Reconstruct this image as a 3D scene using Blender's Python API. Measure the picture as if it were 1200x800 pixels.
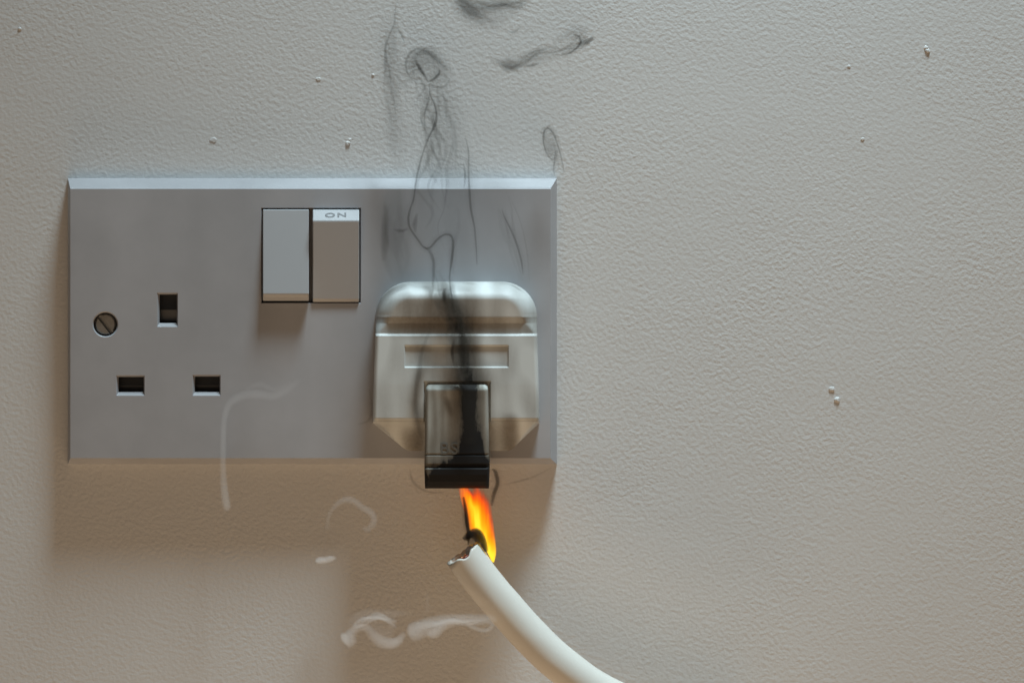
import bpy, bmesh, math, random
from mathutils import Vector, noise
random.seed(7)
scene = bpy.context.scene
for o in list(bpy.data.objects): bpy.data.objects.remove(o)

# ------------------------------------------------------------------ scale: photo pixels -> metres
CAM_D = 0.75                       # camera to wall
PX = 0.0002593                     # metres per photo pixel on the wall plane
def W(px, py, d):                  # d = millimetres in front of the wall
    k = (CAM_D - d * 0.001) / CAM_D * PX
    return Vector(((px - 600) * k, -d * 0.001, (400 - py) * k))

# ------------------------------------------------------------------ camera
cam_data = bpy.data.cameras.new('camera'); cam = bpy.data.objects.new('camera', cam_data)
scene.collection.objects.link(cam)
cam.location = (0, -CAM_D, 0); cam.rotation_euler = (math.radians(90), 0, 0)
cam_data.sensor_width = 36; cam_data.lens = 36 * CAM_D / (1200 * PX)
cam_data.clip_start = 0.01; cam_data.clip_end = 20
scene.camera = cam

# ------------------------------------------------------------------ world + lamps
world = bpy.data.worlds.new('World'); scene.world = world; world.use_nodes = True
bg = world.node_tree.nodes['Background']
bg.inputs['Color'].default_value = (0.80, 0.84, 0.90, 1); bg.inputs['Strength'].default_value = 0.035

def area(name, loc, target, sx, sy, power, col):
    l = bpy.data.lights.new(name, 'AREA'); l.shape = 'RECTANGLE'; l.size = sx; l.size_y = sy
    l.energy = power; l.color = col
    o = bpy.data.objects.new(name, l); scene.collection.objects.link(o)
    o.location = loc
    o.rotation_euler = (Vector(target) - Vector(loc)).to_track_quat('-Z', 'Y').to_euler()
    return o
key = area('ceiling_lamp', (0.165, -0.23, 1.00), (0.07, 0, 0.17), 0.25, 0.20, 1.08, (0.735, 0.915, 1.0))
key.data.spread = math.radians(45)
area('floor_bounce_lamp', (0.05, -0.58, -0.48), (0.03, 0, -0.20), 1.4, 0.9, 0.76, (1.0, 0.71, 0.45)).data.spread = math.radians(75)
area('low_bounce_lamp', (0.06, -0.16, -0.62), (0.02, -0.02, 0), 0.6, 0.25, 1.15, (1.0, 0.70, 0.42))

scene.view_settings.view_transform = 'Standard'; scene.view_settings.look = 'None'
scene.view_settings.exposure = 0.0; scene.view_settings.gamma = 1.0
scene.view_settings.use_curve_mapping = False
scene.render.engine = 'CYCLES'
scene.cycles.use_denoising = True
scene.cycles.max_bounces = 12; scene.cycles.diffuse_bounces = 5; scene.cycles.volume_bounces = 8
scene.cycles.transparent_max_bounces = 64
scene.cycles.volume_step_rate = 0.4
scene.render.filter_size = 1.9

# ------------------------------------------------------------------ helpers
def link(o, parent=None):
    scene.collection.objects.link(o)
    if parent: o.parent = parent
    return o
def empty(name, loc, label, cat, kind=None):
    o = bpy.data.objects.new(name, None); o.location = loc; o.empty_display_size = 0.01
    o['label'] = label; o['category'] = cat
    if kind: o['kind'] = kind
    return link(o)
def build(name, bm, mat, parent=None, smooth=False, bevel=0):
    """mesh given in world metres; stored relative to its thing's base"""
    base = parent
    off = Vector((0, 0, 0))
    while base: off += base.location; base = base.parent
    bmesh.ops.translate(bm, verts=bm.verts, vec=-off)
    bmesh.ops.recalc_face_normals(bm, faces=bm.faces)
    me = bpy.data.meshes.new(name); bm.to_mesh(me); bm.free()
    if smooth:
        for p in me.polygons: p.use_smooth = True
    if mat: me.materials.append(mat)
    o = link(bpy.data.objects.new(name, me), parent)
    if bevel:
        m = o.modifiers.new('bevel', 'BEVEL'); m.width = bevel; m.segments = 3; m.limit_method = 'ANGLE'; m.angle_limit = math.radians(28)
        m.harden_normals = False
    return o
def text_mesh(cu, parent):
    tmp = bpy.data.objects.new('lettering', cu); scene.collection.objects.link(tmp)
    me = bpy.data.meshes.new_from_object(tmp.evaluated_get(bpy.context.evaluated_depsgraph_get()))
    bpy.data.objects.remove(tmp); me.name = 'lettering'
    if not me.materials and cu.materials: me.materials.append(cu.materials[0])
    return link(bpy.data.objects.new('lettering', me), parent)
def sstep(a, b, x):
    t = max(0.0, min(1.0, (x - a) / (b - a))); return t * t * (3 - 2 * t)
def lerp(a, b, t): return a + (b - a) * t
def pw(pts, x):                    # piecewise linear
    if x <= pts[0][0]: return pts[0][1]
    for (x0, y0), (x1, y1) in zip(pts, pts[1:]):
        if x <= x1: return y0 + (y1 - y0) * (x - x0) / (x1 - x0)
    return pts[-1][1]
def spline(pts, n):                # Catmull-Rom through tuples
    P = [Vector(p) for p in pts]; out = []
    P = [P[0] * 2 - P[1]] + P + [P[-1] * 2 - P[-2]]
    segs = len(P) - 3
    for i in range(n):
        f = i / (n - 1) * segs; k = min(int(f), segs - 1); t = f - k
        a, b, c, d = P[k:k + 4]
        out.append(0.5 * ((2 * b) + (c - a) * t + (2 * a - 5 * b + 4 * c - d) * t * t + (3 * b - a - 3 * c + d) * t ** 3))
    return out

class N:                           # tiny node-tree writer
    def __init__(self, name):
        self.m = bpy.data.materials.new(name); self.m.use_nodes = True
        self.t = self.m.node_tree; self.t.nodes.clear()
        self.out = self.t.nodes.new('ShaderNodeOutputMaterial')
    def n(self, kind, **kw):
        nd = self.t.nodes.new('ShaderNode' + kind)
        for k, v in kw.items(): setattr(nd, k, v)
        return nd
    def set(self, nd, key, v):
        if hasattr(v, 'is_linked') or isinstance(v, bpy.types.NodeSocket): self.t.links.new(v, nd.inputs[key])
        else: nd.inputs[key].default_value = v
    def math(self, op, a, b=0.0, clamp=False):
        nd = self.n('Math', operation=op); nd.use_clamp = clamp
        self.set(nd, 0, a); self.set(nd, 1, b); return nd.outputs[0]
    def noise(self, vec, scale, detail=2.0, rough=0.5, dist=0.0):
        nd = self.n('TexNoise'); self.t.links.new(vec, nd.inputs['Vector'])
        nd.inputs['Scale'].default_value = scale; nd.inputs['Detail'].default_value = detail
        nd.inputs['Roughness'].default_value = rough; nd.inputs['Distortion'].default_value = dist
        return nd.outputs['Fac']
    def ramp(self, fac, stops):
        nd = self.n('ValToRGB'); e = nd.color_ramp.elements
        while len(e) < len(stops): e.new(0.5)
        for el, (p, c) in zip(e, stops):
            el.position = p; el.color = (*c, 1) if len(c) == 3 else c
        self.t.links.new(fac, nd.inputs[0]); return nd.outputs[0]
    def mapping(self, vec, scale=(1, 1, 1), rot=(0, 0, 0)):
        nd = self.n('Mapping'); self.t.links.new(vec, nd.inputs['Vector'])
        nd.inputs['Scale'].default_value = scale; nd.inputs['Rotation'].default_value = rot
        return nd.outputs[0]
    def mix(self, fac, a, b):
        nd = self.n('Mix', data_type='RGBA'); self.set(nd, 0, fac)
        for k, v in ((6, a), (7, b)):
            if isinstance(v, tuple): nd.inputs[k].default_value = (*v, 1)
            else: self.t.links.new(v, nd.inputs[k])
        return nd.outputs[2]
    def obj(self): return self.n('TexCoord').outputs['Object']
    def attr(self, name): return self.n('Attribute', attribute_name=name).outputs['Fac']
    def bump(self, h, strength, dist):
        nd = self.n('Bump'); self.t.links.new(h, nd.inputs['Height'])
        nd.inputs['Strength'].default_value = strength; nd.inputs['Distance'].default_value = dist
        return nd.outputs[0]
    def bsdf(self, color, rough=0.4, normal=None, metallic=0.0, spec=0.5, sss=0.0):
        b = self.n('BsdfPrincipled')
        if isinstance(color, tuple): b.inputs['Base Color'].default_value = (*color, 1)
        else: self.t.links.new(color, b.inputs['Base Color'])
        self.set(b, 'Roughness', rough); b.inputs['Metallic'].default_value = metallic
        b.inputs['Specular IOR Level'].default_value = spec
        if sss:
            b.inputs['Subsurface Weight'].default_value = sss; b.inputs['Subsurface Scale'].default_value = 0.001
        if normal: self.t.links.new(normal, b.inputs['Normal'])
        self.t.links.new(b.outputs[0], self.out.inputs['Surface']); return self.m

# ------------------------------------------------------------------ materials
def m_wall():
    a = N('wall_paint'); v = a.obj()
    big = a.noise(v, 9, 3, .55)
    col = a.mix(big, (0.665, 0.655, 0.635), (0.73, 0.725, 0.71))
    warp = a.mapping(v, (1, 1, 1.08), (0, math.radians(-20), 0))
    peel = a.noise(warp, 800, 1.5, .45, .12)
    mid = a.noise(warp, 210, 1.0, .5, .15)
    gate = a.math('ADD', a.math('MULTIPLY', a.noise(v, 22, 2, .5), 1.3), 0.25)
    h = a.math('MULTIPLY', a.math('ADD', peel, a.math('MULTIPLY', mid, .16)), gate)
    h = a.math('ADD', h, a.math('MULTIPLY', a.noise(v, 55, 2, .5), .6))
    return a.bsdf(col, 0.55, a.bump(h, 1.0, 0.00018), spec=.3)
def m_plastic(name, col, rough=.35, var=.06, spec=.5):
    a = N(name); v = a.obj()
    st = a.noise(a.mapping(v, (42, 42, 7)), 1.0, 2, .5)
    bl = a.noise(v, 55, 4, .6)
    f = a.math('ADD', a.math('MULTIPLY', st, .6), a.math('MULTIPLY', bl, .4))
    lo = tuple(c * (1 - var) for c in col); hi = tuple(min(1, c * (1 + var)) for c in col)
    c = a.mix(a.math('MULTIPLY', a.math('SUBTRACT', f, .3), 2.5, True), lo, hi)
    r = a.math('ADD', a.math('MULTIPLY', bl, .22), rough - .1)
    return a.bsdf(c, r, a.bump(a.noise(v, 2600, 2, .5), .25, 0.00003), spec=spec)
def m_sooty(name, col, rough=.46):
    a = N(name); v = a.obj()
    soot = a.attr('soot')
    st = a.noise(a.mapping(v, (1, 1, .16)), 900, 4, .65, .4)
    sp = a.noise(v, 520, 4, .7, .6)
    n = a.math('ADD', a.math('MULTIPLY', st, .7), a.math('MULTIPLY', sp, .5))
    f = a.math('MULTIPLY', soot, a.math('ADD', n, .42), True)
    c = a.mix(f, col, (0.012, 0.011, 0.011))
    tint = a.mix(a.math('MULTIPLY', a.math('MULTIPLY', f, a.math('SUBTRACT', 1.0, f)), 2.2, True), c, (0.16, 0.115, 0.07))
    r = a.math('ADD', a.math('MULTIPLY', f, .30), rough)
    return a.bsdf(tint, r, a.bump(a.noise(v, 1500, 3, .6), .3, 0.00005), spec=.32)
def m_plain(name, col, rough=.5, metallic=0., spec=.5, nscale=800, bumpd=0.00003, var=.1):
    a = N(name); v = a.obj(); f = a.noise(v, nscale, 3, .6)
    c = a.mix(f, tuple(x * (1 - var) for x in col), tuple(min(1, x * (1 + var)) for x in col))
    return a.bsdf(c, rough, a.bump(f, .5, bumpd), metallic=metallic, spec=spec)
_vol = {}
def m_smoke(kind, sigma):
    key = (kind, round(sigma))
    if key in _vol: return _vol[key]
    a = N('%s_smoke_%d' % key)
    p = a.n('VolumePrincipled')
    p.inputs['Color'].default_value = {'dark': (0.09, 0.08, 0.066, 1), 'white': (0.995, 0.99, 0.985, 1)}[kind]
    p.inputs['Density'].default_value = sigma
    p.inputs['Anisotropy'].default_value = 0.0
    a.t.links.new(p.outputs[0], a.out.inputs['Volume'])
    _vol[key] = a.m; return a.m

MW = m_wall()
M_PLATE = m_plastic('plate_plastic', (0.415, 0.416, 0.432), .36, .14)
M_ROCK = m_plastic('rocker_plastic', (0.46, 0.465, 0.475), .33, .02)
M_PLUG = m_sooty('plug_plastic', (0.71, 0.735, 0.715))
M_GRIP = m_sooty('grip_plastic', (0.56, 0.56, 0.51))
M_SHUT = m_plain('shutter_plastic', (0.035, 0.038, 0.042), .35)
M_STEEL = m_plain('screw_steel', (0.34, 0.335, 0.315), .36, .9, var=.3)
M_BLACK = m_plain('lettering_ink', (0.2, 0.2, 0.205), .6)
M_LET = m_plain('sooty_plastic', (0.13, 0.125, 0.11), .5, var=.6, nscale=1800)
M_CABLE = m_sooty('cable_sheath', (0.79, 0.755, 0.68), .34)
M_CORE = m_plain('brown_core', (0.22, 0.062, 0.042), .45, var=.35)
M_COREB = m_plain('charred_core', (0.03, 0.025, 0.025), .7, var=.4)
M_CU = m_plain('copper', (0.62, 0.26, 0.13), .38, 1.0, var=.25)

# ------------------------------------------------------------------ wall
bm = bmesh.new()
vs = [bm.verts.new(p) for p in ((-1.2, 0, -0.9), (1.2, 0, -0.9), (1.2, 0, 0.9), (-1.2, 0, 0.9))]
bm.faces.new(vs)
vs2 = [bm.verts.new((v.co.x, 0.08, v.co.z)) for v in vs]
bm.faces.new(vs2[::-1])
for i in range(4): bm.faces.new((vs[i], vs2[i], vs2[(i + 1) % 4], vs[(i + 1) % 4]))
wall = build('wall', bm, MW); wall['kind'] = 'structure'
wall['label'] = 'off-white painted wall with orange-peel roller texture'; wall['category'] = 'wall'
NIBS = [(1087, 60, 2.7, 1.2), (1085, 56, 2.2, .9), (975, 456, 3.2, .55), (981, 468, 3.4, .75), (408, 168, 2.9, .9), (410, 164, 2, .6),
        (23, 34, 2.2, .6), (373, 93, 2.6, .2), (250, 164, 3.6, .2), (437, 88, 1.6, .7), (995, 78, 1.8, .4), (1011, 163, 2, .4)]
for (x, y, r, h) in NIBS:
    bm = bmesh.new(); bmesh.ops.create_icosphere(bm, subdivisions=3, radius=1)
    c = W(x, y, 0); s0 = random.random() * 50
    for v in bm.verts:
        q = v.co * (1 + .45 * noise.noise(v.co * 1.3 + Vector((s0, 0, 0))))
        v.co = Vector((c.x + q.x * r * PX, -.0001 + q.y * h * r * PX * .55, c.z + q.z * r * PX * .9))
    build('paint_nib', bm, MW, wall, True)

# ------------------------------------------------------------------ double wall socket
D0 = 9.0
base = W(366, 375, 0)
socket = empty('wall_socket', base, 'grey double wall socket with two rocker switches fixed to the wall', 'socket')
HOLES = {'earth': (184, 343, 208.5, 383), 'neutral': (136, 439.5, 169.5, 463.5), 'live': (225.5, 439, 258.5, 463.5)}
RECESS = (305.8, 243.2, 423.2, 355.6)
SCREW = (106.5, 363, 140.5, 397)
F = (82.5, 221.5, 645, 536.5)          # front face
O = (79.5, 209, 652.5, 543.5)          # outer outline
bm = bmesh.new()
rects = list(HOLES.values()) + [RECESS, SCREW]
xs = sorted(set([F[0], F[2]] + [r[0] for r in rects] + [r[2] for r in rects]))
ys = sorted(set([F[1], F[3]] + [r[1] for r in rects] + [r[3] for r in rects]))
grid = {}
def gv(x, y):
    if (x, y) not in grid: grid[(x, y)] = bm.verts.new(W(x, y, D0))
    return grid[(x, y)]
for x0, x1 in zip(xs, xs[1:]):
    for y0, y1 in zip(ys, ys[1:]):
        cx, cy = (x0 + x1) / 2, (y0 + y1) / 2
        if any(r[0] < cx < r[2] and r[1] < cy < r[3] for r in rects): continue
        bm.faces.new((gv(x0, y0), gv(x0, y1), gv(x1, y1), gv(x1, y0)))
def loop(pts): return [bm.verts.new(p) for p in pts]
def bridge(A, B):
    n = len(A)
    for i in range(n): bm.faces.new((A[i], A[(i + 1) % n], B[(i + 1) % n], B[i]))
def rect(r, d): return [W(r[0], r[1], d), W(r[0], r[3], d), W(r[2], r[3], d), W(r[2], r[1], d)]
# bevelled rim: outer sides, rounded shoulder, slope, rounded front arris
def mixr(t): return tuple(lerp(a, b, t) for a, b in zip(O, F))
rings = [(O, 0.0), (O, 5.0), (mixr(.05), 5.4), (mixr(.12), 5.7), (mixr(.84), 8.2), (mixr(.93), 8.75), (F, D0)]
prev = None
for r, d in rings:
    cur = loop(rect(r, d))
    if prev: bridge(prev, cur)
    prev = cur
# pin apertures: chamfered lip then straight walls
for k, r in HOLES.items():
    inn = (r[0] + 3, r[1] + 2, r[2] - 1.2, r[3] - 4.6)
    a = loop(rect(r, D0)); b = loop(rect((r[0] + .8, r[1] + .6, r[2] - .4, r[3] - .9), 8.75)); c = loop(rect(inn, 7.7)); d = loop(rect(inn, 2.0))
    bridge(a, b); bridge(b, c); bridge(c, d)
a = loop(rect(RECESS, D0)); b = loop(rect(tuple(q + s for q, s in zip(RECESS, (.8, .8, -.8, -.8))), 8.7)); c = loop(rect(tuple(q + s for q, s in zip(RECESS, (1, 1, -1, -1))), 4.5))
bridge(a, b); bridge(b, c); bm.faces.new(c)
# screw counterbore
NS = 48; cx, cy = 123.5, 380
sq = []; ci = []; ci2 = []; ci3 = []
for i in range(NS):
    t = 2 * math.pi * i / NS; c_, s_ = math.cos(t), math.sin(t); m = max(abs(c_), abs(s_))
    sq.append(W(cx + 17 * c_ / m, cy + 17 * s_ / m, D0)); ci.append(W(cx + 15.2 * c_, cy + 15.2 * s_, D0))
    ci2.append(W(cx + 13.9 * c_, cy + 13.9 * s_, 8.5)); ci3.append(W(cx + 13.6 * c_, cy + 13.6 * s_, 4.5))
A, B, C, Dd = loop(sq), loop(ci), loop(ci2), loop(ci3)
bridge(A, B); bridge(B, C); bridge(C, Dd); bm.faces.new(Dd)
build('face_plate', bm, M_PLATE, socket)
for k, r in HOLES.items():                                    # safety shutters inside the apertures
    bm = bmesh.new(); q = (r[0] - 4, r[1] - 4, r[2] + 4, r[3] + 4)
    a = [bm.verts.new(p) for p in rect(q, 3.4)]; b = [bm.verts.new(p) for p in rect(q, 2.2)]
    mid = [bm.verts.new(W(r[0] - 4, (r[1] + r[3]) / 2, 4.6)), bm.verts.new(W(r[2] + 4, (r[1] + r[3]) / 2, 4.6))]
    bm.faces.new((a[0], mid[0], mid[1], a[3])); bm.faces.new((mid[0], a[1], a[2], mid[1]))
    bm.faces.new((a[0], b[0], b[1], a[1], mid[0])); bm.faces.new((a[3], mid[1], a[2], b[2], b[3]))
    bm.faces.new((a[0], a[3], b[3], b[0])); bm.faces.new((a[1], b[1], b[2], a[2])); bm.faces.new(b)
    build('shutter', bm, M_SHUT, socket)
# screw head with a slot across it
bm = bmesh.new()
ang = math.radians(52); hw = 2.7; R = 12.4
def scr(u, v, d):                                             # u along slot
    return W(cx + u * math.cos(ang) - v * math.sin(ang), cy + u * math.sin(ang) + v * math.cos(ang), d)
for side in (-1, 1):
    t0 = math.asin(hw / R); n = 22
    arc = [(R * math.cos(t0 + (math.pi - 2 * t0) * i / n), side * R * math.sin(t0 + (math.pi - 2 * t0) * i / n)) for i in range(n + 1)]
    top = [bm.verts.new(scr(u * .86, v * .86 if abs(v * .86) > hw else side * hw, 8.15)) for u, v in arc]
    mid = [bm.verts.new(scr(u, v, 7.6)) for u, v in arc]; bot = [bm.verts.new(scr(u, v, 5.2)) for u, v in arc]
    bm.faces.new(top)
    for a, b in ((top, mid), (mid, bot)):
        for i in range(len(arc)): 
            j = (i + 1) % len(arc); bm.faces.new((a[i], a[j], b[j], b[i]))
fl = [bm.verts.new(scr(R * .98 * math.cos(2 * math.pi * i / 40), R * .98 * math.sin(2 * math.pi * i / 40), 6.4)) for i in range(40)]
bm.faces.new(fl)
build('screw', bm, M_STEEL, socket)

def rocker(x0, x1, prof, label):
    bm = bmesh.new()
    L = [bm.verts.new(W(x0, y, d)) for y, d in prof]; R_ = [bm.verts.new(W(x1, y, d)) for y, d in prof]
    n = len(prof)
    for i in range(n):
        j = (i + 1) % n; bm.faces.new((L[i], L[j], R_[j], R_[i]))
    bm.faces.new(L[::-1]); bm.faces.new(R_)
    o = build('rocker_switch', bm, M_ROCK, socket, bevel=.00028); o['label'] = label
    return o
rocker(308, 362, [(245.5, 3), (245.5, 9.4), (344.5, 12.9), (348, 12.3), (352.5, 10.2), (352.5, 3)], 'rocker switch tilted off, its lower edge standing out')
on = rocker(366.5, 421, [(245.5, 3), (245.5, 10.4), (247, 10.9), (258.8, 13.2), (350, 9.9), (353.8, 9.2), (353.8, 3)], 'rocker switch tilted on, with ON on its top edge')
# ON lettering lying on the sloping top edge
cu = bpy.data.curves.new('lettering', 'FONT'); cu.body = 'ON'; cu.align_x = 'CENTER'; cu.align_y = 'CENTER'
cu.size = .0028; cu.extrude = .00003; cu.space_character = 1.25; cu.offset = 0.00009
cu.materials.append(M_BLACK)
pa, pb = W(393.5, 247, 10.9), W(393.5, 258.8, 13.2)
up = (pa - pb).normalized(); nrm = Vector((1, 0, 0)).cross(up).normalized()
from mathutils import Matrix
lt = text_mesh(cu, on); lt['label'] = 'dark ON lettering'
mid = pa.lerp(pb, .46) + nrm * .00004
M = Matrix((Vector((1, 0, 0)), up, nrm)).transposed().to_4x4(); M = M @ Matrix.Diagonal((1.35, .82, 1, 1))
M.translation = mid - base
lt.matrix_local = M

# ------------------------------------------------------------------ plug
pbase = W(535, 430, D0)
plug = empty('plug', pbase, 'white three-pin mains plug with soot streaks pushed into the double socket', 'plug')
def xl(y):
    if y < 372:
        t = 372 - y; r = 42
        return 440 + r - math.sqrt(max(0, r * r - t * t))
    return 440 - 3 * sstep(372, 490, y)
def xr(y):
    if y < 372:
        t = 372 - y; r = 42
        return 629.5 - r + math.sqrt(max(0, r * r - t * t))
    return 629.5 + 2.5 * sstep(372, 490, y)
HP = [(330, 25.4), (350, 25.6), (371.5, 25.1), (378.5, 24.2), (390.8, 24.0), (393.4, 24.7), (450, 24.8), (490, 24.7), (493.5, 24.1)]
def in_rect(x, y, r, w): 
    return sstep(r[0] - w, r[0] + w, x) * sstep(r[2] + w, r[2] - w, x) * sstep(r[1] - w, r[1] + w, y) * sstep(r[3] + w, r[3] - w, y)
FUSE = (474.5, 405, 595.5, 430); POCK = (497, 447.2, 574.5, 600)
def dist_edge(x, y):
    r = 42; cxl, cxr, cyt = 440 + r, 629.5 - r, 330 + r
    if y < cyt and x < cxl: return r - math.hypot(x - cxl, y - cyt)
    if y < cyt and x > cxr: return r - math.hypot(x - cxr, y - cyt)
    return min(x - xl(y), xr(y) - x, y - 330)
def plug_h(x, y):
    H = pw(HP, y); d = max(0, dist_edge(x, y))
    k = sstep(368, 394, y)
    R = lerp(21, 5, k); drop = lerp(10.5, 1.8, k)
    if d < R: H -= drop * (1 - math.sqrt(max(0, 1 - (1 - d / R) ** 2)))
    H -= 0.6 * in_rect(x, y, FUSE, .8)
    H -= 1.3 * in_rect(x, y, POCK, .8)
    return H
def plug_soot_shade(x, y):
    s = 0
    c = pw([(330, 519), (352, 522), (372, 535), (400, 545), (420, 546), (445, 549), (500, 552)], y)
    w = pw([(330, 3), (350, 7), (372, 22), (385, 18), (400, 14), (430, 16), (450, 20)], y)
    s += pw([(330, .05), (345, .22), (368, .35), (380, .38), (395, .42), (420, .75), (448, 1.0)], y) * math.exp(-((x - c) / w) ** 2)
    s += .42 * math.exp(-((x - 515) / 48) ** 2) * sstep(340, 358, y) * sstep(402, 384, y)     # tan scorch on the pull ridge
    s += .30 * math.exp(-((x - pw([(430, 492), (470, 487), (500, 491)], y)) / 6) ** 2) * sstep(425, 440, y)
    s += .5 * math.exp(-((x - 598) / 9) ** 2) * sstep(480, 500, y)
    s += .25 * math.exp(-((x - 500) / 12) ** 2 - ((y - 418) / 14) ** 2)
    s += .16 * (noise.noise(Vector((x * .05, y * .02, 3))) + .3)
    s += .35 * math.exp(-((x - 485) / 12) ** 2) * sstep(495, 515, y)
    s += .14 * sstep(369, 373, y) * sstep(392, 389, y)  # shade in the finger groove, painted in as darkening across its full width
    return max(0, min(1.2, s))
def fields(bm, o, f):
    pass
yy = [330 + .18 * i ** 1.35 for i in range(0, 12)]
yy = [y for y in yy if y < 335] + [335 + i for i in range(0, 36)]
y = 371.0
while y < 493.5:
    yy.append(y); y += .5 if (371 <= y < 396 or 402 < y < 408 or 427 < y < 433 or 444 < y < 450 or y > 489) else 1.0
yy = sorted(set(round(v, 3) for v in yy)) + [493.5]
xx = [436.5]; x = 436.5
while x < 632.5:
    x += .5 if (x < 446 or x > 623 or 472 < x < 477 or 593 < x < 598 or 493.5 < x < 498.5 or 573 < x < 578) else 1.0
    xx.append(x)
bm = bmesh.new(); sl = bm.verts.layers.float.new('soot')
def pv(x, y, d):
    v = bm.verts.new(W(x, y, d)); v[sl] = plug_soot_shade(x, y); return v
rows = []
for y in yy:
    a, b = xl(y), xr(y)
    rows.append([pv(min(max(x, a), b), y, plug_h(min(max(x, a), b), y)) for x in xx])
for r0, r1 in zip(rows, rows[1:]):
    for i in range(len(xx) - 1): bm.faces.new((r0[i], r1[i], r1[i + 1], r0[i + 1]))
bmesh.ops.remove_doubles(bm, verts=bm.verts, dist=1e-7)
for f in bm.faces: f.smooth = True
# skirt down to the plate (top and sides share the outline)
out = [(xl(y), y) for y in yy[::-1]] + [(x, 330) for x in xx if xl(330) < x < xr(330)] + [(xr(y), y) for y in yy]
fr = [pv(x, y, plug_h(x, y)) for x, y in out]; bk = [pv(x, y, D0) for x, y in out]
for i in range(len(out) - 1):
    f = bm.faces.new((fr[i], fr[i + 1], bk[i + 1], bk[i])); f.smooth = True
# sloping underside narrowing towards the plate, plus its two corner facets
xb = [xl(493.5) + (xr(493.5) - xl(493.5)) * i / 60 for i in range(61)]
def under(t):          # t 0 front edge .. 1 plate
    row = []
    for i in range(61):
        u = i / 60
        f0 = xb[i]; b0 = lerp(480.5, 595, u)
        x = lerp(f0, b0, t); y = lerp(493.5, 528, sstep(-.05, 1.02, t) if t < 1 else 1)
        H0 = plug_h(f0, 493.5)
        if t <= .94: d = lerp(H0, 13.5, t / .94)
        else: d = lerp(13.5, D0, (t - .94) / .06)
        row.append(pv(x, y, d))
    return row
us = [under(t) for t in [0, .015, .04, .1, .2, .3, .4, .5, .6, .7, .8, .88, .94, .96, 1]]
for r0, r1 in zip(us, us[1:]):
    for i in range(60): bm.faces.new((r0[i], r1[i], r1[i + 1], r0[i + 1])).smooth = True
for s, e in ((0, 0), (60, -1)):          # close the corner facets to the plate
    col = [r[s] for r in us]; p = pv(xl(493.5) if s == 0 else xr(493.5), 495.5, D0)
    for a, b in zip(col, col[1:]): bm.faces.new((a, b, p))
build('plug_body', bm, M_PLUG, plug)

# cord grip: blackened block that clamps the flex
def gxl(y): return pw([(449, 500), (456, 498.8), (520, 497.8), (548, 497.2), (572, 498)], y)
def gxr(y): return pw([(449, 571.5), (456, 572), (520, 573), (548, 573.5), (572, 572.8)], y)
GP = [(449, 23.9), (450, 24.3), (452, 25.2), (455.5, 26.6), (457.5, 26.8), (500, 27.0), (531, 27.2), (532.5, 26.75), (534, 27.2), (543, 27.2), (545.5, 26.5), (547, 26.5), (549.5, 27.5), (556, 27.4), (564, 26.9), (569, 26.0), (572, 24.4)]
def grip_h(x, y):
    H = pw(GP, y); a, b = gxl(y), gxr(y); d = min(x - a, b - x)
    u = (x - (a + b) / 2) / ((b - a) / 2)
    H -= .35 * (1 - u * u) * sstep(452, 470, y) * sstep(545, 520, y)       # slightly dished
    if d < 4.5: H -= 1.9 * (1 - math.sqrt(max(0, 1 - (1 - d / 4.5) ** 2)))
    return H
def grip_soot(x, y):
    c = pw([(448, 550), (500, 550), (545, 552)], y); w = pw([(448, 13), (500, 14), (530, 18), (545, 26)], y)
    s = 1.0 * math.exp(-abs((x - c) / (w * 1.12)) ** 2.0)
    s += .18 + .24 * noise.noise(Vector((x * .16, y * .014, 1.5)))
    s += .62 * sstep(532, 562, y) + .26 * sstep(490, 541, y)
    s += .45 * math.exp(-((x - (524 + (y - 470) * .3)) / 3.5) ** 2) * sstep(462, 474, y) * sstep(492, 478, y)
    s *= lerp(.25, 1, sstep(450.5, 458, y)) if abs(x - c) > 12 else 1
    s -= .28 * sstep(565, 570, x) * sstep(545, 530, y)
    return max(0, min(1.25, s))
bm = bmesh.new(); sl = bm.verts.layers.float.new('soot')
def gvt(x, y, d):
    v = bm.verts.new(W(x, y, d)); v[sl] = grip_soot(x, y); return v
gy = sorted(set([449 + .5 * i for i in range(19)] + [458 + i for i in range(72)] + [530 + .5 * i for i in range(85)]))
gy = [y for y in gy if y <= 572]
ug = [i / 90 for i in range(91)]
rows = [[gvt(lerp(gxl(y), gxr(y), u), y, grip_h(lerp(gxl(y), gxr(y), u), y)) for u in ug] for y in gy]
for r0, r1 in zip(rows, rows[1:]):
    for i in range(90): bm.faces.new((r0[i], r1[i], r1[i + 1], r0[i + 1])).smooth = True
per = [r[0] for r in rows] + rows[-1][1:] + [r[-1] for r in rows[-2::-1]] + rows[0][-2:0:-1]
pf = []; pbk = []
for v in per:
    k = v.co.copy(); 
    pf.append(v); nb = bm.verts.new((k.x, -.0125, k.z)); nb[sl] = v[sl]; pbk.append(nb)
for i in range(len(pf)):
    j = (i + 1) % len(pf); bm.faces.new((pf[i], pf[j], pbk[j], pbk[i]))
bm.faces.new(pbk)
grip = build('cord_grip', bm, M_GRIP, plug); grip['label'] = 'cord grip burnt black by the fire'
cu = bpy.data.curves.new('lettering', 'FONT'); cu.body = 'BS'; cu.align_x = 'CENTER'; cu.align_y = 'CENTER'
cu.size = .0050; cu.extrude = .00012; cu.bevel_depth = .00008; cu.space_character = 1.15; cu.materials.append(M_LET)
lt = text_mesh(cu, grip); lt['label'] = 'raised moulded letters'
lt.location = W(526, 526, 26.88) - pbase; lt.rotation_euler = (math.radians(90), 0, 0); lt.scale = (1.0, .95, 1)

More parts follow.
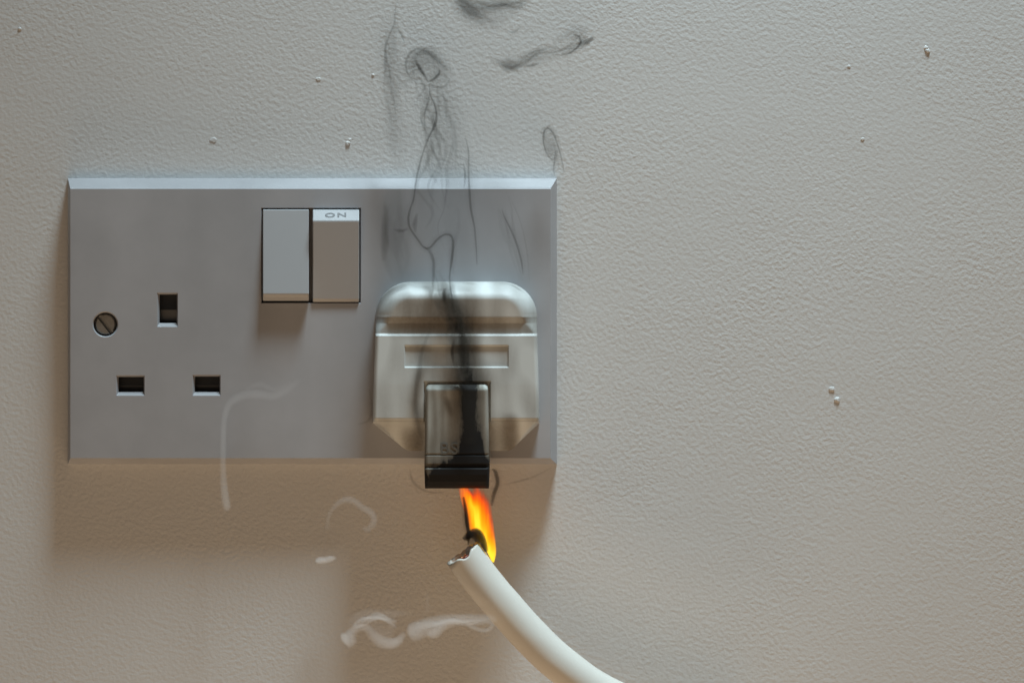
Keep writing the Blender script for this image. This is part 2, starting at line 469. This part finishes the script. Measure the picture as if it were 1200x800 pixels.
# ------------------------------------------------------------------ severed cable
cpts = [(541.5, 646.5, 24), (566, 681, 24.5), (593, 713, 25), (622, 745, 25.5), (656, 777, 26), (706, 812, 26.5), (780, 842, 27), (880, 868, 27)]
path = spline([tuple(W(*p)) for p in cpts], 150)
cbase = path[-1].copy()
cable = empty('power_cable', cbase, 'severed thick white power cable with a ragged burning end below the plug', 'cable')
def frames(path, refv=Vector((0, -1, 0))):
    out = []
    for i, p in enumerate(path):
        t = (path[min(i + 1, len(path) - 1)] - path[max(i - 1, 0)]).normalized()
        b = (refv - t * refv.dot(t)).normalized(); n = b.cross(t).normalized()
        out.append((p, t, n, b))
    return out
fr = frames(path); SEG = 56
Rc = 22.2 * PX * .967
def rim(a):      # how far the torn end is cut back (m) around the circumference; a=pi/2 faces the camera
    j = .0009 * noise.noise(Vector((math.cos(a) * 3.1, math.sin(a) * 3.1, 2))) + .0004 * noise.noise(Vector((math.cos(a) * 9, math.sin(a) * 9, 7)))
    f = math.sin(a)
    notch = .0012 * math.exp(-((math.atan2(math.sin(a - 1.45), math.cos(a - 1.45))) / .30) ** 2)
    return .0004 + j + (.0008 * f if f > 0 else .0005 * f) + notch
bm = bmesh.new(); sl = bm.verts.layers.float.new('soot')
def cring(i, r, cut=0.):
    p, t, n, b = fr[i]; ring = []
    for k in range(SEG):
        a = 2 * math.pi * k / SEG
        e = n * math.cos(a) + b * math.sin(a)
        rr = r * (1 + .012 * noise.noise(Vector((k * .2, i * .06, 0))))
        q = p + e * rr + t * (rim(a) * cut)
        v = bm.verts.new(q)
        v[sl] = max(0, .5 * sstep(9, 0, i) * (.3 + .7 * max(0, -math.cos(a))) - .2) if r > Rc * .9 else .04
        ring.append(v)
    return ring
seq = [(8, .74, 0), (3, .74, .6), (0, .74, 1), (0, .82, .93), (0, .94, .95), (0, 1.0, 1.10)]
rings_ = [cring(9, Rc * .72), ]
for i, k, c in seq[1:]: rings_.append(cring(i, Rc * k, c))
w_ = [1, 2, 3, 4, 5, 6]
for i in range(1, 7): rings_.append(cring(i, Rc, max(0.001, 1.12 - i / 6)))
for i in range(7, 150): rings_.append(cring(i, Rc))
for r0, r1 in zip(rings_, rings_[1:]):
    for k in range(SEG): bm.faces.new((r0[k], r0[(k + 1) % SEG], r1[(k + 1) % SEG], r1[k])).smooth = True
bm.faces.new(rings_[-1]); bm.faces.new(rings_[0])
sheath = build('sheath', bm, M_CABLE, cable)
def tube(pts, rad, seg=14, n=40):
    P = spline(pts, n); f = frames(P); bm = bmesh.new(); R = []
    for i, (p, t, nn, b) in enumerate(f):
        r = rad(i / (n - 1)) if callable(rad) else rad
        R.append([bm.verts.new(p + (nn * math.cos(2 * math.pi * k / seg) + b * math.sin(2 * math.pi * k / seg)) * r) for k in range(seg)])
    for a, c in zip(R, R[1:]):
        for k in range(seg): bm.faces.new((a[k], a[(k + 1) % seg], c[(k + 1) % seg], c[k]))
    bm.faces.new(R[0]); bm.faces.new(R[-1][::-1]); return bm
p0, t0, n0, b0 = fr[0]
for j, (ca, cr, ext, mat, lab) in enumerate(((.55, .42, .0026, M_CORE, 'reddish brown insulated core'), (1.75, .30, .0016, M_CORE, 'reddish brown insulated core bent outwards'), (4.6, .40, .0020, M_COREB, 'charred core'))):
    off = (n0 * math.cos(ca) + b0 * math.sin(ca)) * Rc * cr
    q = [p0 + off + t0 * .011, p0 + off + t0 * .004, p0 + off * 1.1 + t0 * ext]
    w = build('wire', tube([tuple(v) for v in q], .00145, 16, 20), mat, cable, True); w['label'] = lab
    for s in range(5):
        an = s * 1.257; o2 = (n0 * math.cos(an) + b0 * math.sin(an)) * .0006
        tip = q[2] + o2 * 1.5 - t0 * random.uniform(.0001, .0006)
        build('copper_strand', tube([tuple(q[1] + o2), tuple(q[2] + o2), tuple(tip)], .00022, 8, 8), M_CU, w, True)

# ------------------------------------------------------------------ flame
fbase = W(578, 657, 23)
flame = empty('flame', fbase, 'orange and yellow flame burning between the plug and the cable end', 'flame')
def sheet(left, right, d, b, ny=40, nt=20, pin=(.12, .12)):
    """closed lens-section tongue between two edge curves given in photo pixels"""
    Lc = spline([(x, y, 0) for x, y in left], ny); Rr = spline([(x, y, 0) for x, y in right], ny); bm = bmesh.new(); R = []
    for i in range(ny):
        t = i / (ny - 1); taper = min(1, t / pin[0] + .02, (1 - t) / pin[1] + .02)
        dd = d(t) if callable(d) else d; ring = []
        for k in range(nt):
            a = 2 * math.pi * k / nt; u = .5 + .5 * math.cos(a); s = math.sin(a); h = math.copysign(abs(s) ** 1.5, s)
            q = Lc[i].lerp(Rr[i], u)
            ring.append(bm.verts.new(W(q.x, q.y, dd + h * b * math.sqrt(taper))))
        R.append(ring)
    for r0, r1 in zip(R, R[1:]):
        for k in range(nt): bm.faces.new((r0[k], r0[(k + 1) % nt], r1[(k + 1) % nt], r1[k]))
    bm.faces.new(R[0]); bm.faces.new(R[-1][::-1]); return bm
def m_flame():
    a = N('flame_gas'); v = a.obj()
    sx = a.n('SeparateXYZ'); a.t.links.new(v, sx.inputs[0]); X, Z = sx.outputs[0], sx.outputs[2]
    zt = a.math('DIVIDE', Z, 84 * PX)                                    # 0 at the cable .. 1 at the plug
    wob = a.math('MULTIPLY', a.math('SUBTRACT', a.noise(v, 160, 2), .5), 6 * PX)
    xc = a.math('ADD', a.math('MULTIPLY', zt, -21 * PX), -3 * PX)
    u = a.math('DIVIDE', a.math('ADD', a.math('SUBTRACT', X, xc), wob), 15 * PX)
    u = a.math('SUBTRACT', u, a.math('MULTIPLY', a.math('SUBTRACT', zt, .5), -.2))
    au = a.math('ABSOLUTE', a.math('ADD', u, .22))
    streak = a.noise(a.mapping(v, (1, 1, .10), (0, math.radians(-12), 0)), 900, 3, .6)
    heat = a.math('SUBTRACT', 1.0, a.math('MULTIPLY', au, .66))
    heat = a.math('ADD', heat, a.math('MULTIPLY', a.math('SUBTRACT', streak, .5), 1.15))
    top = a.n('MapRange'); top.inputs[1].default_value = .62; top.inputs[2].default_value = 1.02; top.inputs[3].default_value = 0; top.inputs[4].default_value = .38
    a.t.links.new(zt, top.inputs[0])
    heat = a.math('SUBTRACT', heat, top.outputs[0])
    lo = a.n('MapRange'); a.t.links.new(zt, lo.inputs[0]); lo.inputs[1].default_value = .02; lo.inputs[2].default_value = .35; lo.inputs[3].default_value = .35; lo.inputs[4].default_value = 0
    heat = a.math('ADD', heat, lo.outputs[0])
    gp = a.math('SUBTRACT', 1.0, a.math('MULTIPLY', a.math('ABSOLUTE', u), 2.0), True)
    gz = a.n('MapRange'); a.t.links.new(zt, gz.inputs[0]); gz.inputs[1].default_value = .74; gz.inputs[2].default_value = 1.0; gz.inputs[3].default_value = 0; gz.inputs[4].default_value = .75
    heat = a.math('SUBTRACT', heat, a.math('MULTIPLY', gp, gz.outputs[0]))
    col = a.ramp(heat, [(0.0, (.10, .008, .0)), (.25, (.75, .05, .0)), (.52, (1, .21, .003)), (.80, (1, .46, .008)), (1.0, (1, .74, .04))])
    st = a.n('MapRange'); a.t.links.new(heat, st.inputs[0]); st.inputs[1].default_value = -.05; st.inputs[2].default_value = .7; st.inputs[3].default_value = .02; st.inputs[4].default_value = 1.0
    em = a.n('Emission'); a.t.links.new(col, em.inputs[0]); a.t.links.new(a.math('MULTIPLY', st.outputs[0], 1050.0), em.inputs[1])
    ab = a.n('VolumeAbsorption'); ab.inputs['Color'].default_value = (.25, .12, .05, 1); a.t.links.new(a.math('MULTIPLY', st.outputs[0], 900.0), ab.inputs['Density'])
    ad = a.n('AddShader'); a.t.links.new(em.outputs[0], ad.inputs[0]); a.t.links.new(ab.outputs[0], ad.inputs[1])
    a.t.links.new(ad.outputs[0], a.out.inputs['Volume']); return a.m
bm = sheet([(536, 570), (541, 590), (546, 606), (550, 620), (556, 628), (566, 638), (576.5, 658)],
           [(578, 570), (577, 588), (578, 606), (579.5, 622), (581, 636), (581.5, 648), (579, 659)], lambda t: lerp(24.5, 20.5, t), 2.6, pin=(.10, .06))
build('flame_tongue', bm, m_flame(), flame)

# ------------------------------------------------------------------ smoke
def wisp(name, pts, parent, kind, sigma, n=None, k=12, soft=2.4):
    """pts: (px, py, depth mm, half-width px, half-thickness mm); flat lens-section strand of smoke"""
    n = n or max(16, len(pts) * 9)
    cen = spline([tuple(W(p[0], p[1], p[2])) for p in pts], n); par = spline([(max(p[3], .05), max(p[4], .005), 0) for p in pts], n)
    bm = bmesh.new(); R = []; prev = None
    for i, p in enumerate(cen):
        t = (cen[min(i + 1, n - 1)] - cen[max(i - 1, 0)]).normalized()
        side = t.cross(Vector((0, -1, 0)))
        side = side.normalized() if side.length > .05 else (prev or Vector((1, 0, 0)))
        if prev and side.dot(prev) < 0 and False: side = -side
        prev = side; nb = side.cross(t).normalized()
        wd = max(.05, par[i].x) * PX; th = max(.004, par[i].y) * .001; ring = []
        for j in range(k):
            a = 2 * math.pi * j / k; s = math.sin(a)
            ring.append(bm.verts.new(p + side * wd * math.cos(a) + nb * th * math.copysign(abs(s) ** soft, s)))
        R.append(ring)
    for a, c in zip(R, R[1:]):
        for j in range(k): bm.faces.new((a[j], a[(j + 1) % k], c[(j + 1) % k], c[j]))
    bm.faces.new(R[0]); bm.faces.new(R[-1][::-1])
    return build(name, bm, m_smoke(kind, sigma), parent)
def strand(xy, d, w, b, wob=.45):           # constant-profile helper with tapered ends
    n = len(xy); out = []
    for i, (x, y) in enumerate(xy):
        t = i / (n - 1); e = max(.12, math.sin(math.pi * min(1, max(0, .06 + .88 * t))) ** .6)
        dd = lerp(d[0], d[1], t) if isinstance(d, tuple) else d
        q = 1 + wob * noise.noise(Vector((x * .045, y * .045, d[0] if isinstance(d, tuple) else d)))
        out.append((x, y, dd, w * (.3 + .7 * e) * q, b * e * q))
    return out

dark = empty('dark_smoke', W(535, 450, 30), 'thin dark smoke rising from the burnt plug up the wall', 'smoke', 'stuff')
def ds(xy, d, w, b, s):
    if w < 4.5 and len(xy) > 3:
        wisp('smoke_wisp', strand(xy, d, w * (3.4 if len(xy) > 5 else 2.2), b), dark, 'dark', s * .20)
        w *= .95; s *= 1.1
    else: s *= 1.9; w *= 1.1
    wisp('smoke_wisp', strand(xy, d, w, b), dark, 'dark', s)
# main thread: plug top -> over the plate -> up the wall
ds([(533, 372), (529, 345), (527, 325), (530, 300), (531, 284), (528, 276), (521, 275), (512, 281), (504, 290), (497, 290), (489, 280), (480, 266), (479, 252), (484, 235), (487, 222)], (28, 24), 2.0, .55, 620)
ds([(484, 240), (487, 216), (490, 200), (496, 178), (502, 162), (509, 148), (511.5, 136), (509, 122), (504.5, 112), (503, 98)], (24, 22), 1.7, .5, 640)
ds([(502, 163), (498, 150), (497.5, 135), (501, 122), (504, 110)], 21, 1.5, .45, 420)
ds([(501, 163), (507, 176), (513, 188), (517, 200)], 22, 1.6, .4, 340)
ds([(519, 112), (523, 130), (532, 150), (534, 172), (534, 200)], 22, 2.6, .4, 220)
ds([(545, 160), (549, 178), (549, 200), (550, 222), (552, 246), (556, 266), (558, 290), (559, 310)], (22, 22), 1.7, .5, 520)
ds([(543, 190), (545, 205), (544, 220)], 22, 1.5, .4, 340)
ds([(507, 345), (508, 322), (508, 306), (503, 294), (498, 290)], (27, 24), 2.2, .5, 380)
ds([(489, 250), (486, 262), (487, 272)], 24, 3, .5, 260)
ds([(462, 269), (470, 270.5), (479, 268)], 24, 2.2, .4, 320)
ds([(588, 245), (592, 256), (599, 270), (606, 288), (611, 306), (613, 322)], 22, 1.6, .5, 460)
ds([(452, 240), (451, 262), (451, 285), (450, 305)], 20, 5, .5, 190)
# gauze between the threads
ds([(520, 330), (517, 300), (508, 265), (508, 225), (515, 185), (522, 150), (514, 110), (505, 85)], (25, 22), 26, .8, 70)
ds([(545, 330), (540, 290), (536, 250), (540, 205), (537, 165)], (25, 22), 20, .7, 60)
ds([(470, 330), (464, 290), (462, 250), (463, 222)], (24, 22), 20, .8, 85)
def fibres(path, spread, count, w, s, d):
    """bundle of faint threads drifting along a path"""
    for q in range(int(count * 1.7)):
        ox = random.uniform(-1, 1) * spread; oy = random.uniform(-.7, .7) * min(spread, 10); ph = random.random() * 40
        a0 = random.randint(0, max(0, len(path) - 4)); a1 = random.randint(a0 + 3, len(path)); xy = []
        for x, y in path[a0:a1]:
            e = .4 + 1.1 * abs(noise.noise(Vector((x * .02, y * .02, ph))))
            xy.append((x + ox * e + spread * .8 * noise.noise(Vector((y * .045, x * .03, ph))), y + oy * e + min(spread, 9) * .8 * noise.noise(Vector((x * .06, ph, y * .03)))))
        wisp('smoke_wisp', strand(xy, (d + random.uniform(-3, 3), d + random.uniform(-3, 3)), w * random.uniform(.35, 1.5), .5), dark, 'dark', 1.15 * s * random.uniform(.4, 1.3))
fibres([(520, 330), (518, 300), (514, 270), (510, 245), (511, 220), (514, 195), (518, 170), (518, 145), (513, 120), (507, 100), (503, 84)], 26, 11, 2.6, 150, 23)
fibres([(500, 104), (490, 98), (482, 88), (480, 74), (488, 62), (500, 60), (512, 70), (521, 82), (524, 96)], 8, 7, 2.6, 120, 20)
fibres([(528, -8), (538, 0), (547, 8), (556, 15), (566, 22), (576, 30)], 13, 7, 3.2, 130, 18)
fibres([(540, -4), (556, 6), (574, 8), (592, 6), (612, 4), (626, -4)], 8, 5, 3.0, 170, 18)
fibres([(580, 66), (590, 76), (600, 79), (612, 74), (626, 66), (640, 60), (654, 60)], 9, 6, 2.8, 110, 18)
fibres([(648, 62), (662, 58), (674, 54), (682, 48), (690, 40), (698, 36)], 9, 6, 2.8, 190, 18)
fibres([(460, 10), (459, 30), (455, 52), (455, 76), (458, 100), (460, 126), (462, 150)], 8, 5, 2.6, 130, 18)
fibres([(640, 150), (643, 162), (648, 174), (653, 188), (657, 202)], 9, 5, 2.2, 110, 17)
fibres([(470, 330), (464, 300), (462, 270), (463, 240), (466, 215)], 18, 5, 4, 110, 23)
fibres([(610, 330), (604, 300), (596, 270), (592, 245), (590, 225)], 16, 4, 3, 110, 22)
fibres([(548, 470), (546, 445), (545, 420), (542, 396), (536, 374), (526, 352), (520, 336), (518, 320)], 16, 12, 3.6, 210, 29)
# haze round the threads
ds([(470, 105), (480, 80), (500, 66), (520, 80), (530, 100)], 19, 13, .8, 70)
ds([(525, -10), (545, 10), (572, 22), (596, 12), (622, 0)], 18, 15, .8, 62)
ds([(575, 70), (600, 76), (626, 68), (655, 60), (690, 48)], 18, 11, .8, 75)
ds([(452, 20), (455, 60), (458, 110), (463, 160), (468, 200)], 18, 14, .8, 40)
ds([(636, 150), (645, 170), (656, 196)], 17, 10, .7, 70)
# curl above
ds([(487, 72), (491, 79), (497, 88), (502, 96)], 20, 2.2, .6, 760)
ds([(502, 96), (508, 93), (514, 87), (515, 82)], 20, 2.0, .6, 700)
ds([(502, 97), (494, 99), (485, 95), (478, 86), (475.5, 76), (479, 65), (487, 58), (496, 59), (506, 66), (518, 76), (530, 82)], 20, 1.8, .55, 300)
ds([(503, 98), (510, 102), (520, 102), (528, 92)], 20, 2.0, .5, 330)
ds([(484, 88), (497, 74), (512, 84), (524, 92)], 20, 17, .8, 80)
ds([(466, 0), (463, 14), (462, 28), (456, 42), (452, 56), (453, 72), (457, 86), (458, 100)], 18, 1.8, .5, 330)
ds([(463, 30), (470, 40), (474, 50)], 18, 1.6, .5, 300)
ds([(460, 45), (461, 75), (460, 120), (462, 180)], 18, 10, .7, 55)
ds([(530, -6), (540, 4), (549, 14), (557, 20), (566, 28)], 18, 6.5, .7, 150)
ds([(534, -4), (552, 8), (580, 6), (612, 2)], 18, 10, .8, 120)
ds([(586, 4), (604, 10), (618, 2)], 18, 4, .6, 220)
ds([(582, 70), (588, 76), (598, 80), (608, 76), (614, 68), (626, 61), (641, 58)], 18, 2.2, .6, 260)
ds([(586, 74), (596, 76), (608, 78)], 18, 8, .8, 120)
ds([(616, 77), (624, 77), (632, 74)], 18, 2, .5, 330)
ds([(658, 64), (666, 63), (674, 58), (680, 51), (679, 44), (672, 41)], 18, 2.0, .6, 700)
ds([(680, 51), (688, 49), (696, 44)], 18, 3.6, .6, 340)
ds([(648, 50), (660, 44), (675, 38), (690, 34)], 18, 8, .7, 95)
ds([(594, 36), (602, 38), (610, 32)], 18, 2, .5, 260)
ds([(665, 70), (667, 90)], 18, 2, .4, 160)
# little loop beside the plate's top corner
ds([(648, 188), (642, 182), (637.5, 170), (637, 158), (640, 151), (645, 152), (650, 160), (654, 172), (658, 186), (661, 202)], 17, 1.7, .55, 520)
ds([(652, 176), (650, 186), (649, 198), (650, 206)], 17, 1.7, .5, 460)
ds([(640, 168), (646, 176), (654, 190)], 17, 8, .7, 60)
# thick soot-laden smoke hugging the plug front
ds([(551, 520), (550, 480), (549, 448), (544, 420), (541, 396), (536, 372), (524, 352), (521, 338)], (31, 28), 17, .8, 110)
ds([(546, 450), (544, 425), (543, 400), (538, 380)], (29, 27), 6, .8, 330)
ds([(521, 356), (520.5, 347), (521, 338)], 28, 2.6, .6, 560)
ds([(496, 520), (489, 492), (487, 462), (491, 436), (495, 410), (505, 385)], (27, 27), 3.6, .6, 260)
ds([(531, 425), (530, 412), (532, 398)], 27, 2, .6, 460)
# dark curls round the burning end
ds([(549, 638), (549, 624), (547, 610), (545.5, 596), (543, 582)], 26, 2.6, 1.0, 1300)
ds([(543, 632), (550, 626), (556, 628), (562, 636)], 26, 4.5, 1.0, 800)
ds([(547, 633), (552, 625), (559, 624), (565, 631), (568, 640), (570, 646)], 25.5, 4.6, 1.1, 900)
ds([(551, 637), (558, 631), (565, 641)], 25, 6, 1.0, 300)
ds([(576, 592), (579, 578), (583, 566), (581, 554), (577, 549)], 20, 3.2, .8, 760)
ds([(480, 548), (483, 562), (494, 573), (510, 577), (525, 575)], 22, 1.8, .5, 240)
ds([(588, 568), (606, 564), (626, 558), (646, 548)], 15, 1.6, .5, 200)
ds([(433, 455), (436, 478), (432, 492), (420, 497)], 15, 1.8, .5, 220)

def ws(parent, xy, d, w, b, s): wisp('smoke_wisp', strand(xy, d, w, b), parent, 'white', s)
w1 = empty('white_smoke', W(265, 596, 14), 'thin white smoke trail hanging below the empty socket outlet', 'smoke', 'stuff')
wisp('smoke_wisp', [(267, 599, 14, 2.5, .2), (265.5, 593, 14, 5.5, .8), (263, 575, 14, 5.2, .8), (261.5, 552, 14, 4.2, .6), (261.5, 520, 14, 4, .5), (263, 490, 14, 4, .42), (270, 472, 14, 5, .36), (286, 463, 14, 6, .30), (304, 462, 14, 6, .27), (320, 464, 14, 5.5, .25), (336, 456, 14, 5, .18), (352, 444, 14, 3.5, .05)], w1, 'white', 230)
ws(w1, [(288, 456), (305, 450), (322, 456), (340, 448)], 14, 4, .3, 110)
w2 = empty('white_smoke', W(412, 604, 12), 'faint white smoke ring floating in the shadow under the socket', 'smoke', 'stuff')
ws(w2, [(383, 620), (385, 606), (390, 596), (398, 588), (408, 585), (417, 588), (424, 594), (433, 599), (438, 606), (437, 614), (431, 620), (425, 618)], 30, 4.2, .5, 200)
w3 = empty('white_smoke', W(381, 656, 10), 'small bright white puff of smoke under the socket', 'smoke', 'stuff')
wisp('smoke_wisp', [(369, 657.5, 10, 1.5, .2), (374, 656.5, 10, 4.5, .9), (381, 656, 10, 4.5, .8), (389, 654, 10, 4.0, .8), (395, 653, 10, 1, .1)], w3, 'white', 600)
w4 = empty('white_smoke', W(490, 745, 20), 'rolling wave of white smoke drifting beside the cable', 'smoke', 'stuff')
def wv(p, s): wisp('smoke_wisp', p, w4, 'white', s * .5, soft=1.7)
wv([(401, 752, 33, 2, .1), (404, 750, 33, 9.5, 1.4), (409, 748, 33, 10, 1.4), (413, 741, 33, 6.5, .9), (420, 735, 33, 5, .7), (430, 736, 33, 5, .7), (437, 744, 33, 6.5, .9), (446, 751, 33, 7.5, 1.1), (458, 753.5, 33, 7, 1.1), (467, 750, 33, 5.5, .8), (474, 741, 33, 3, .2)], 620)
wv([(408, 738, 34, 4, .1), (417, 726, 34, 8, .8), (432, 721, 34, 9, .8), (450, 720, 34, 7, .7), (468, 718, 34, 4, .5), (484, 719, 34, 2, .1)], 150)
wv([(424, 730, 34, 5, .1), (440, 735, 34, 11, .8), (452, 742, 34, 10, .8), (458, 730, 34, 5, .6), (464, 722, 34, 3, .1)], 120)
wv([(476, 741, 33, 2, .1), (481, 740, 33, 10, 1.2), (488, 739, 33, 11.5, 1.4), (498, 735, 33, 11, 1.1), (510, 732, 33, 11, 1.0), (523, 728, 33, 9, .9), (538, 726, 33, 7.5, .9), (555, 726, 33, 7.5, .8), (570, 725, 33, 6, .6), (582, 725, 33, 4, .2)], 430)
wv([(500, 740, 33.6, 3, .1), (505, 742, 33.6, 5.5, 1.1), (511, 741, 33.6, 6, 1.1), (518, 735, 33.6, 5, .6), (526, 731, 33.6, 3, .1)], 420)
wv([(545, 731, 33.6, 1.5, .1), (553, 734, 33.6, 2.6, .5), (564, 738, 33.6, 2.8, .5), (573, 737, 33.6, 2.6, .5), (577, 731, 33.6, 2.4, .4), (570, 728, 33.6, 2, .1)], 520)
wv([(500, 690, 33, 1, .1), (501, 705, 33, 2, .4), (500, 719, 33, 2, .1)], 160)
for q in range(9):
    ph = random.random() * 30
    xy = [(414 + t * 7.2 + 4 * noise.noise(Vector((t * .6, ph, 0))), 733 - 9 * math.sin(t * .42) + 8 * noise.noise(Vector((t * .35, ph, 5)))) for t in range(8)]
    ws(w4, xy, 34, 1.8, .45, 260)
for q in range(7):
    ph = random.random() * 30
    xy = [(488 + t * 10.5, 733 - t * .9 + 6 * noise.noise(Vector((t * .4, ph, 5)))) for t in range(9)]
    ws(w4, xy, 33, 1.8, .45, 260)
w5 = empty('white_smoke', W(550, 640, 22), 'wisp of pale smoke curling round the torn cable end', 'smoke', 'stuff')
ws(w5, [(533, 632), (529, 640), (531, 650), (528, 660)], 20, 2, .5, 130)
ws(w5, [(552, 640), (538, 629), (520, 636), (508, 652), (500, 668)], 18, 4, .5, 60)
